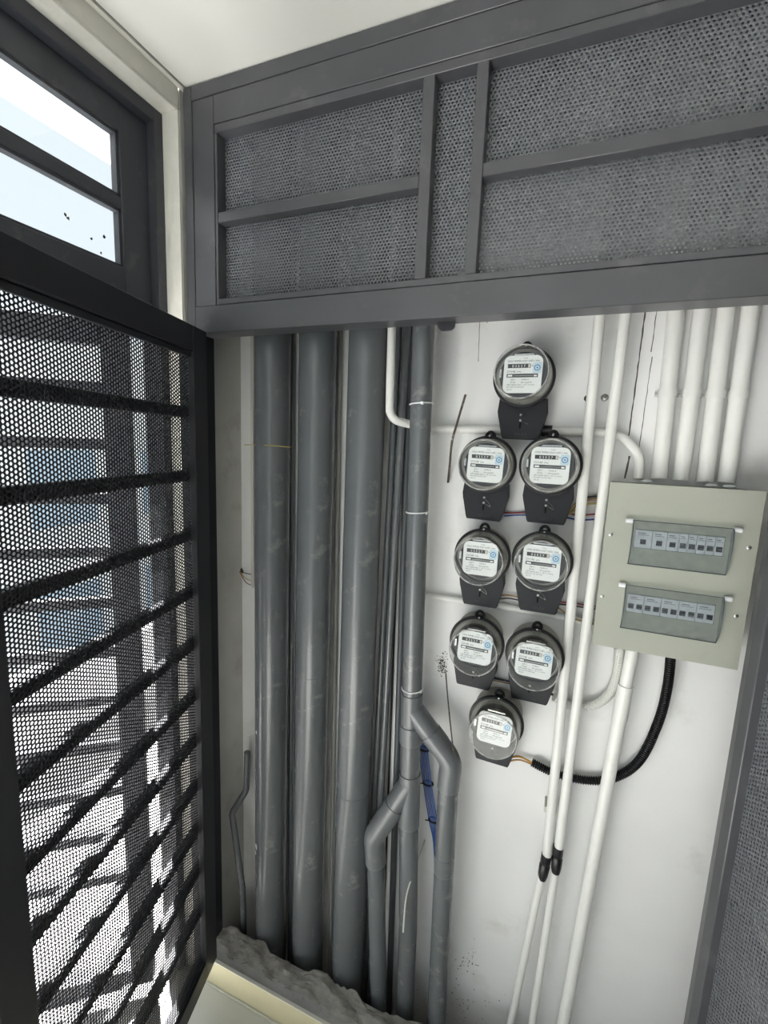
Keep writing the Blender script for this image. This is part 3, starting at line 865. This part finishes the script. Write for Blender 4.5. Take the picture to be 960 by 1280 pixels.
# lid cut around the two breaker slots
sl = []
for (x0, x1, z0, z1) in wins:
    hz = z1 - z0
    sl.append((x0 + .006, x1 - .008, z1 - .62 * hz, z1 - .20 * hz))
xs0 = min(s[0] for s in sl); xs1 = max(s[1] for s in sl)
lid = B()
edges_z = [BZ0, sl[1][2], sl[1][3], sl[0][2], sl[0][3], BZ1]
for k in range(5):
    za, zb_ = edges_z[k], edges_z[k + 1]
    if k in (0, 2, 4): box(lid, BX0, BX1, BY, BY + .008, za, zb_)
    else:
        s = sl[1] if k == 1 else sl[0]
        box(lid, BX0, s[0], BY, BY + .008, za, zb_)
        box(lid, s[1], BX1, BY, BY + .008, za, zb_)
bmesh.ops.remove_doubles(lid, verts=lid.verts, dist=1e-5)
obj('lid', lid, M['box'], bbx)
for (u, v) in ((763.5, 668), (936.5, 684.7), (753, 745), (920.5, 770)):
    c = at(u, v, BY)
    sc = obj('screw', lathe(B(), [(.0022, -.0016), (.0038, -.0008), (.0042, .0004)], 14, (c.x, BY, c.z)), M['steel'], bbx)
    bxo('slot', M['gap'], sc, c.x - .0026, c.x + .0026, BY - .0019, BY - .0015, c.z - .0004, c.z + .0004, bev=0)
c = at(908, 627, BY)
me = text_mesh('embossed_lettering', 'SINO', .0105, 'CENTER', .0006)
me.transform(Matrix.Translation((c.x, BY - .0001, c.z - .003)))
finish('embossed_lettering', me, M['box'], bbx)
for wi, ((x0, x1, z0, z1), s) in enumerate(zip(wins, sl)):
    # breakers
    bw = (s[1] - s[0])
    if wi == 0:
        widths = [.205, .17, .135] + [.098] * 5
        tog = [1] * 8
    else:
        widths = [.2] * 5
        tog = [2] * 5
    x = s[0] + .0005
    for wd, tg in zip(widths, tog):
        ww = wd * (bw - .001) / sum(widths)
        bk = bxo('breaker', M['breaker'], bbx, x + .0003, x + ww - .0003, BY - .002, BY + .035, s[2] + .001, s[3] - .001, bev=.0006)
        zc_ = s[2] + (s[3] - s[2]) * .34
        for t_ in range(tg):
            tx = x + ww * (t_ + .5) / tg
            hw = min(.0042, ww / tg * .36)
            bxo('toggle_slot', M['print'], bk, tx - hw - .0008, tx + hw + .0008, BY - .0026, BY - .0018, zc_ - .0045, zc_ + .0055, bev=0)
            bxo('toggle', M['toggle'], bk, tx - hw, tx + hw, BY - .006, BY - .002, zc_ - .004, zc_ + .001, bev=.0006)
        bxo('print_line', M['print'], bk, x + ww * .15, x + ww * .6, BY - .0023, BY - .0019, s[3] - .0075, s[3] - .0062, bev=0)
        bxo('print_line', M['print'], bk, x + ww * .15, x + ww * .8, BY - .0023, BY - .0019, s[3] - .0108, s[3] - .0100, bev=0)
        x += ww
    # smoked flap: curved from the hinge down to the lid, with side cheeks
    bm = B()
    hz = z1 - z0
    prof = [(0, .010), (.06, .0135), (.2, .0160), (.45, .0165), (.7, .0140), (.88, .0085), (1, .0015)]
    rows = []
    for t_, dep in prof:
        rows.append([bm.verts.new((xx, BY - dep, z1 - t_ * hz)) for xx in (x0, x1)])
    for a, b in zip(rows, rows[1:]): bm.faces.new((a[0], a[1], b[1], b[0]))
    for side in (0, 1):
        xx = (x0, x1)[side]
        back = [bm.verts.new((xx, BY - .0006, z1 - t_ * hz)) for t_, dep in prof]
        for k in range(len(prof) - 1): bm.faces.new((rows[k][side], rows[k + 1][side], back[k + 1], back[k]))
    fp = obj('flap_window', bm, M['smoke'], bbx)
    for xx in (x0, x1):
        obj('flap_edge', tube(B(), [(xx, BY - dep, z1 - t_ * hz) for t_, dep in prof], .0009, 6), M['smoke_edge'], fp)
    obj('flap_edge', tube(B(), [(x0, BY - .0015, z0), (x1, BY - .0015, z0)], .0008, 6), M['smoke_edge'], fp)
    obj('flap_edge', tube(B(), [(x0, BY - .010, z1), (x1, BY - .010, z1)], .0008, 6), M['smoke_edge'], fp)
    for (xa, xb) in ((x0 - .013, x0 - .0008), (x1 + .0008, x1 + .013)):
        obj('hinge_pin', tube(B(), [(xa, BY - .006, z1 - .002), (xb, BY - .006, z1 - .002)], .0048, 14), M['tie'], bbx)

# ------------------------------------------------------------------ ribbed hoses and loose wires
hose = [at(644, 944, 1.05), at(665, 953, D - .017), at(692, 966, D - .016), at(730, 975, D - .016), at(765, 973, D - .016), at(798, 952, D - .018), at(822, 905, D - .022), at(834, 860, D - .028), at(839, 815, D - .034)]
tag(obj('black_ribbed_hose', corrugated(B(), hose[1:], .0087, .005), M['black']), 'black ribbed hose looping from the lowest meter up to the breaker box', 'hose')
wh = [at(693, 871, 1.055), at(712, 881, D - .016), at(738, 882, D - .016), at(758, 871, D - .018), at(770, 848, D - .024), at(775, 805, D - .034)]
tag(obj('white_ribbed_hose', corrugated(B(), wh, .0095, .004), M['white_pvc']), 'white ribbed hose curving from the lowest meter pair up to the breaker box', 'hose')
def wire(pts, m, label, r=.0019, grp='loose meter wires'):
    tag(obj('meter_wire', tube(B(), spline(pts, 6), r, 8), M[m]), label, 'wire', grp)
Yw = D - .008
wire([at(636, 947, 1.06), at(650, 946, D - .012), at(668, 955, D - .016)], 'brass', 'brass-coloured wire leaving the lowest meter', .0022)
wire([at(634, 952, 1.06), at(650, 950, D - .012), at(668, 957, D - .018)], 'tan_wire', 'tan wire leaving the lowest meter', .002)
wire([at(682, 866, 1.06), at(690, 868, D - .014), at(698, 874, D - .016)], 'dark_wire', 'dark wire end entering the white ribbed hose', .003)
wire([at(630, 641, Yw), at(645, 641, Yw), at(664, 640, Yw)], 'red_wire', 'red wire between the upper pair of meters')
wire([at(630, 645, Yw), at(645, 644, Yw), at(664, 644, Yw)], 'blue_wire', 'purple-blue wire between the upper pair of meters', .0015)
wire([at(710, 641, Yw), at(725, 644, Yw), at(770, 640, Yw)], 'red_wire', 'red wire running from the upper right meter towards the breaker box')
wire([at(708, 647, Yw), at(730, 650, Yw), at(770, 646, Yw)], 'blue_wire', 'blue wire running from the upper right meter towards the breaker box')
wire([at(708, 645, Yw - .004), at(716, 634, Yw - .006), at(728, 626, Yw - .004), at(770, 622, Yw)], 'tan_wire', 'tan wire looping from the upper right meter', .0024)
wire([at(710, 643, Yw - .004), at(720, 637, Yw - .006), at(730, 631, Yw - .004), at(770, 627, Yw)], 'yellow_wire', 'yellow wire looping from the upper right meter', .0022)
wire([at(712, 640, Yw), at(722, 630, Yw), at(732, 622, Yw), at(770, 619, Yw)], 'dark_wire', 'black wire behind the tan wire at the upper right meter', .002)
wire([at(622, 745, Yw), at(634, 744, Yw), at(652, 747, Yw)], 'tan_wire', 'orange-tan wire between the middle pair of meters')
wire([at(622, 749, Yw), at(636, 748, Yw), at(652, 751, Yw)], 'dark_wire', 'dark wire between the middle pair of meters', .0015)
wire([at(696, 752, Yw), at(715, 754, Yw), at(755, 760, Yw)], 'red_wire', 'red wire behind the long conduits at the middle right meter')
wire([at(696, 755, Yw), at(715, 757, Yw), at(755, 763, Yw)], 'dark_wire', 'dark wire behind the long conduits at the middle right meter')
wire([at(696, 758, Yw), at(706, 766, Yw - .002), at(722, 775, Yw - .012), at(752, 782, Yw - .012)], 'tan_wire', 'tan wire drooping from the middle right meter')
wire([at(614, 847, Yw), at(628, 850, Yw), at(645, 853, Yw)], 'dark_wire', 'dark brown wire between the lowest pair of meters', .0024)
wire([at(614, 850, Yw), at(628, 853, Yw), at(645, 856, Yw)], 'tan_wire', 'tan wire between the lowest pair of meters', .0015)

# blue data cables tied beside the branched pipe
bl_ = tag(empty('blue_cable_bundle', at(540, 1000, 1.05)), 'bundle of blue cables tied with black ties beside the branched pipe', 'cables')
for k in range(6):
    dx = (k - 2.5) * 1.9; dyk = (.004 * ((k * 37) % 3))
    pts = [at(522 + dx * .5, 860, 1.06), at(529 + dx, 935, 1.058 - dyk), at(534 + dx, 978, 1.056 - dyk), at(541 + dx, 1024, 1.054 - dyk), at(546 + dx * .7, 1062, 1.052), at(548 + dx, 1150, 1.05), at(545 + dx, 1290, 1.05)]
    obj('cable', tube(B(), spline(pts, 6), .0017, 7), M['blue_wire'], bl_)
for (u, v) in ((530, 936), (535, 979), (542, 1025)):
    c = at(u, v, 1.055)
    bm = B()
    n = 16
    tube(bm, [Vector((c.x + .013 * math.cos(2 * math.pi * k / n), c.y + .009 * math.sin(2 * math.pi * k / n), c.z)) for k in range(n + 1)], .0026, 8)
    tube(bm, [c + Vector((-.010, -.008, .001)), c + Vector((-.020, -.012, .003))], .0015, 6)
    obj('cable_tie', bm, M['black'], bl_)

# odd rods and hooks fixed in the wall
def rod(pts, label, r=.0016, m='rust'):
    tag(obj('wall_rod', tube(B(), spline(pts, 5), r, 7), M[m]), label, 'rod')
rod([at(582, 493, 1.035), at(571, 530, 1.04), at(565, 552, 1.045), at(562, 582, 1.055), at(560, 603, D - .002)], 'dark bent rod hooked into the wall left of the upper meters', .0027)
rod([at(557, 838, D - .004), at(560, 875, 1.03), at(564, 915, .985), at(567, 940, .965)], 'thin rusty rod hanging over the branched pipe elbow', .0016)
rod([at(531, 1050, D - .002), at(519, 1085, 1.0), at(508, 1120, .962), at(504, 1165, .955)], 'whitish rod slanting out of the wall beside the lower grey pipe', .002, 'beige_pvc')

# ------------------------------------------------------------------ marks on the back wall
def patch(name, pts, w_, m):
    """thin raised line following pts on the wall"""
    bm = B()
    L_, R_ = [], []
    for i, p in enumerate(pts):
        d = (pts[min(i + 1, len(pts) - 1)] - pts[max(i - 1, 0)]).normalized()
        s = Vector((d.z, 0, -d.x)) * w_ * random.uniform(.5, 1.2) / 2
        L_.append(bm.verts.new((p.x + s.x, D - .0006, p.z + s.z))); R_.append(bm.verts.new((p.x - s.x, D - .0006, p.z - s.z)))
    for i in range(len(pts) - 1): bm.faces.new((L_[i], L_[i + 1], R_[i + 1], R_[i]))
    r = bmesh.ops.extrude_face_region(bm, geom=bm.faces[:])
    for v in r['geom']:
        if isinstance(v, bmesh.types.BMVert): v.co.y = D + .0005
    return obj(name, bm, M[m], wall_back)
def crack(u0, v0, u1, v1, n, w_):
    a, b = at(u0, v0, D), at(u1, v1, D)
    pts = []
    for i in range(n + 1):
        p = a.lerp(b, i / n); p.x += random.uniform(-.0005, .0005); pts.append(p)
    patch('crack', pts, w_, 'crack')
crack(812, 350, 786, 545, 26, .0028)
crack(826, 350, 814, 440, 14, .0016)
crack(815, 446, 799, 560, 16, .0015)
crack(787, 570, 781, 598, 5, .004)
crack(600, 392, 598, 452, 9, .0012)
crack(611, 394, 609, 404, 3, .0016)
# drilled anchor holes beside the long conduits
for (u, v, m_, r_) in ((734, 498, 'stain', .0068), (756, 497, 'steel', .0078)):
    c = at(u, v, D)
    o = obj('wall_anchor', lathe(B(), [(.0022, -.004 if m_ == 'steel' else -.0006), (r_ * .6, -.0035 if m_ == 'steel' else -.0008), (r_, -.0006), (r_, .001)], 14, (c.x, D, c.z)), M[m_], wall_back)
    if m_ == 'steel': obj('anchor_hole', lathe(B(), [(.002, -.0046), (.002, -.003)], 10, (c.x, D, c.z)), M['stain'], wall_back)
# soot smear and scuffs: small raised flecks
def flecks(u, v, su, sv, n, s0, s1):
    bm = B()
    for _ in range(n):
        c = at(u + random.gauss(0, su), v + random.gauss(0, sv), D)
        s = random.uniform(s0, s1)
        k = random.randint(4, 6)
        a = [bm.verts.new((c.x + s * random.uniform(.4, 1) * math.cos(2 * math.pi * i / k), D - .0004, c.z + 1.3 * s * random.uniform(.4, 1) * math.sin(2 * math.pi * i / k))) for i in range(k)]
        b = [bm.verts.new((x.co.x, D + .0004, x.co.z)) for x in a]
        bm.faces.new(a)
        for i in range(k): bm.faces.new((a[i], a[(i + 1) % k], b[(i + 1) % k], b[i]))
    tag(obj('wall_flecks', bm, M['stain'], wall_back), kind='stuff')
flecks(553, 830, 2.6, 5.5, 190, .0006, .0024)
flecks(584, 1205, 7, 6, 30, .0006, .0026)
flecks(592, 1188, 4, 6, 12, .0005, .0018)
flecks(560, 1255, 30, 14, 70, .0006, .0024)

# dark cable and junction seen through the upper right panel
pipe('dark_cable', [at(705, 60, 1.02), at(660, 125, 1.02), at(603, 180, 1.02), at(560, 215, 1.03)], .007, 'dark_wire', 'black cable slanting behind the upper right perforated panel', 'cable', n=10)
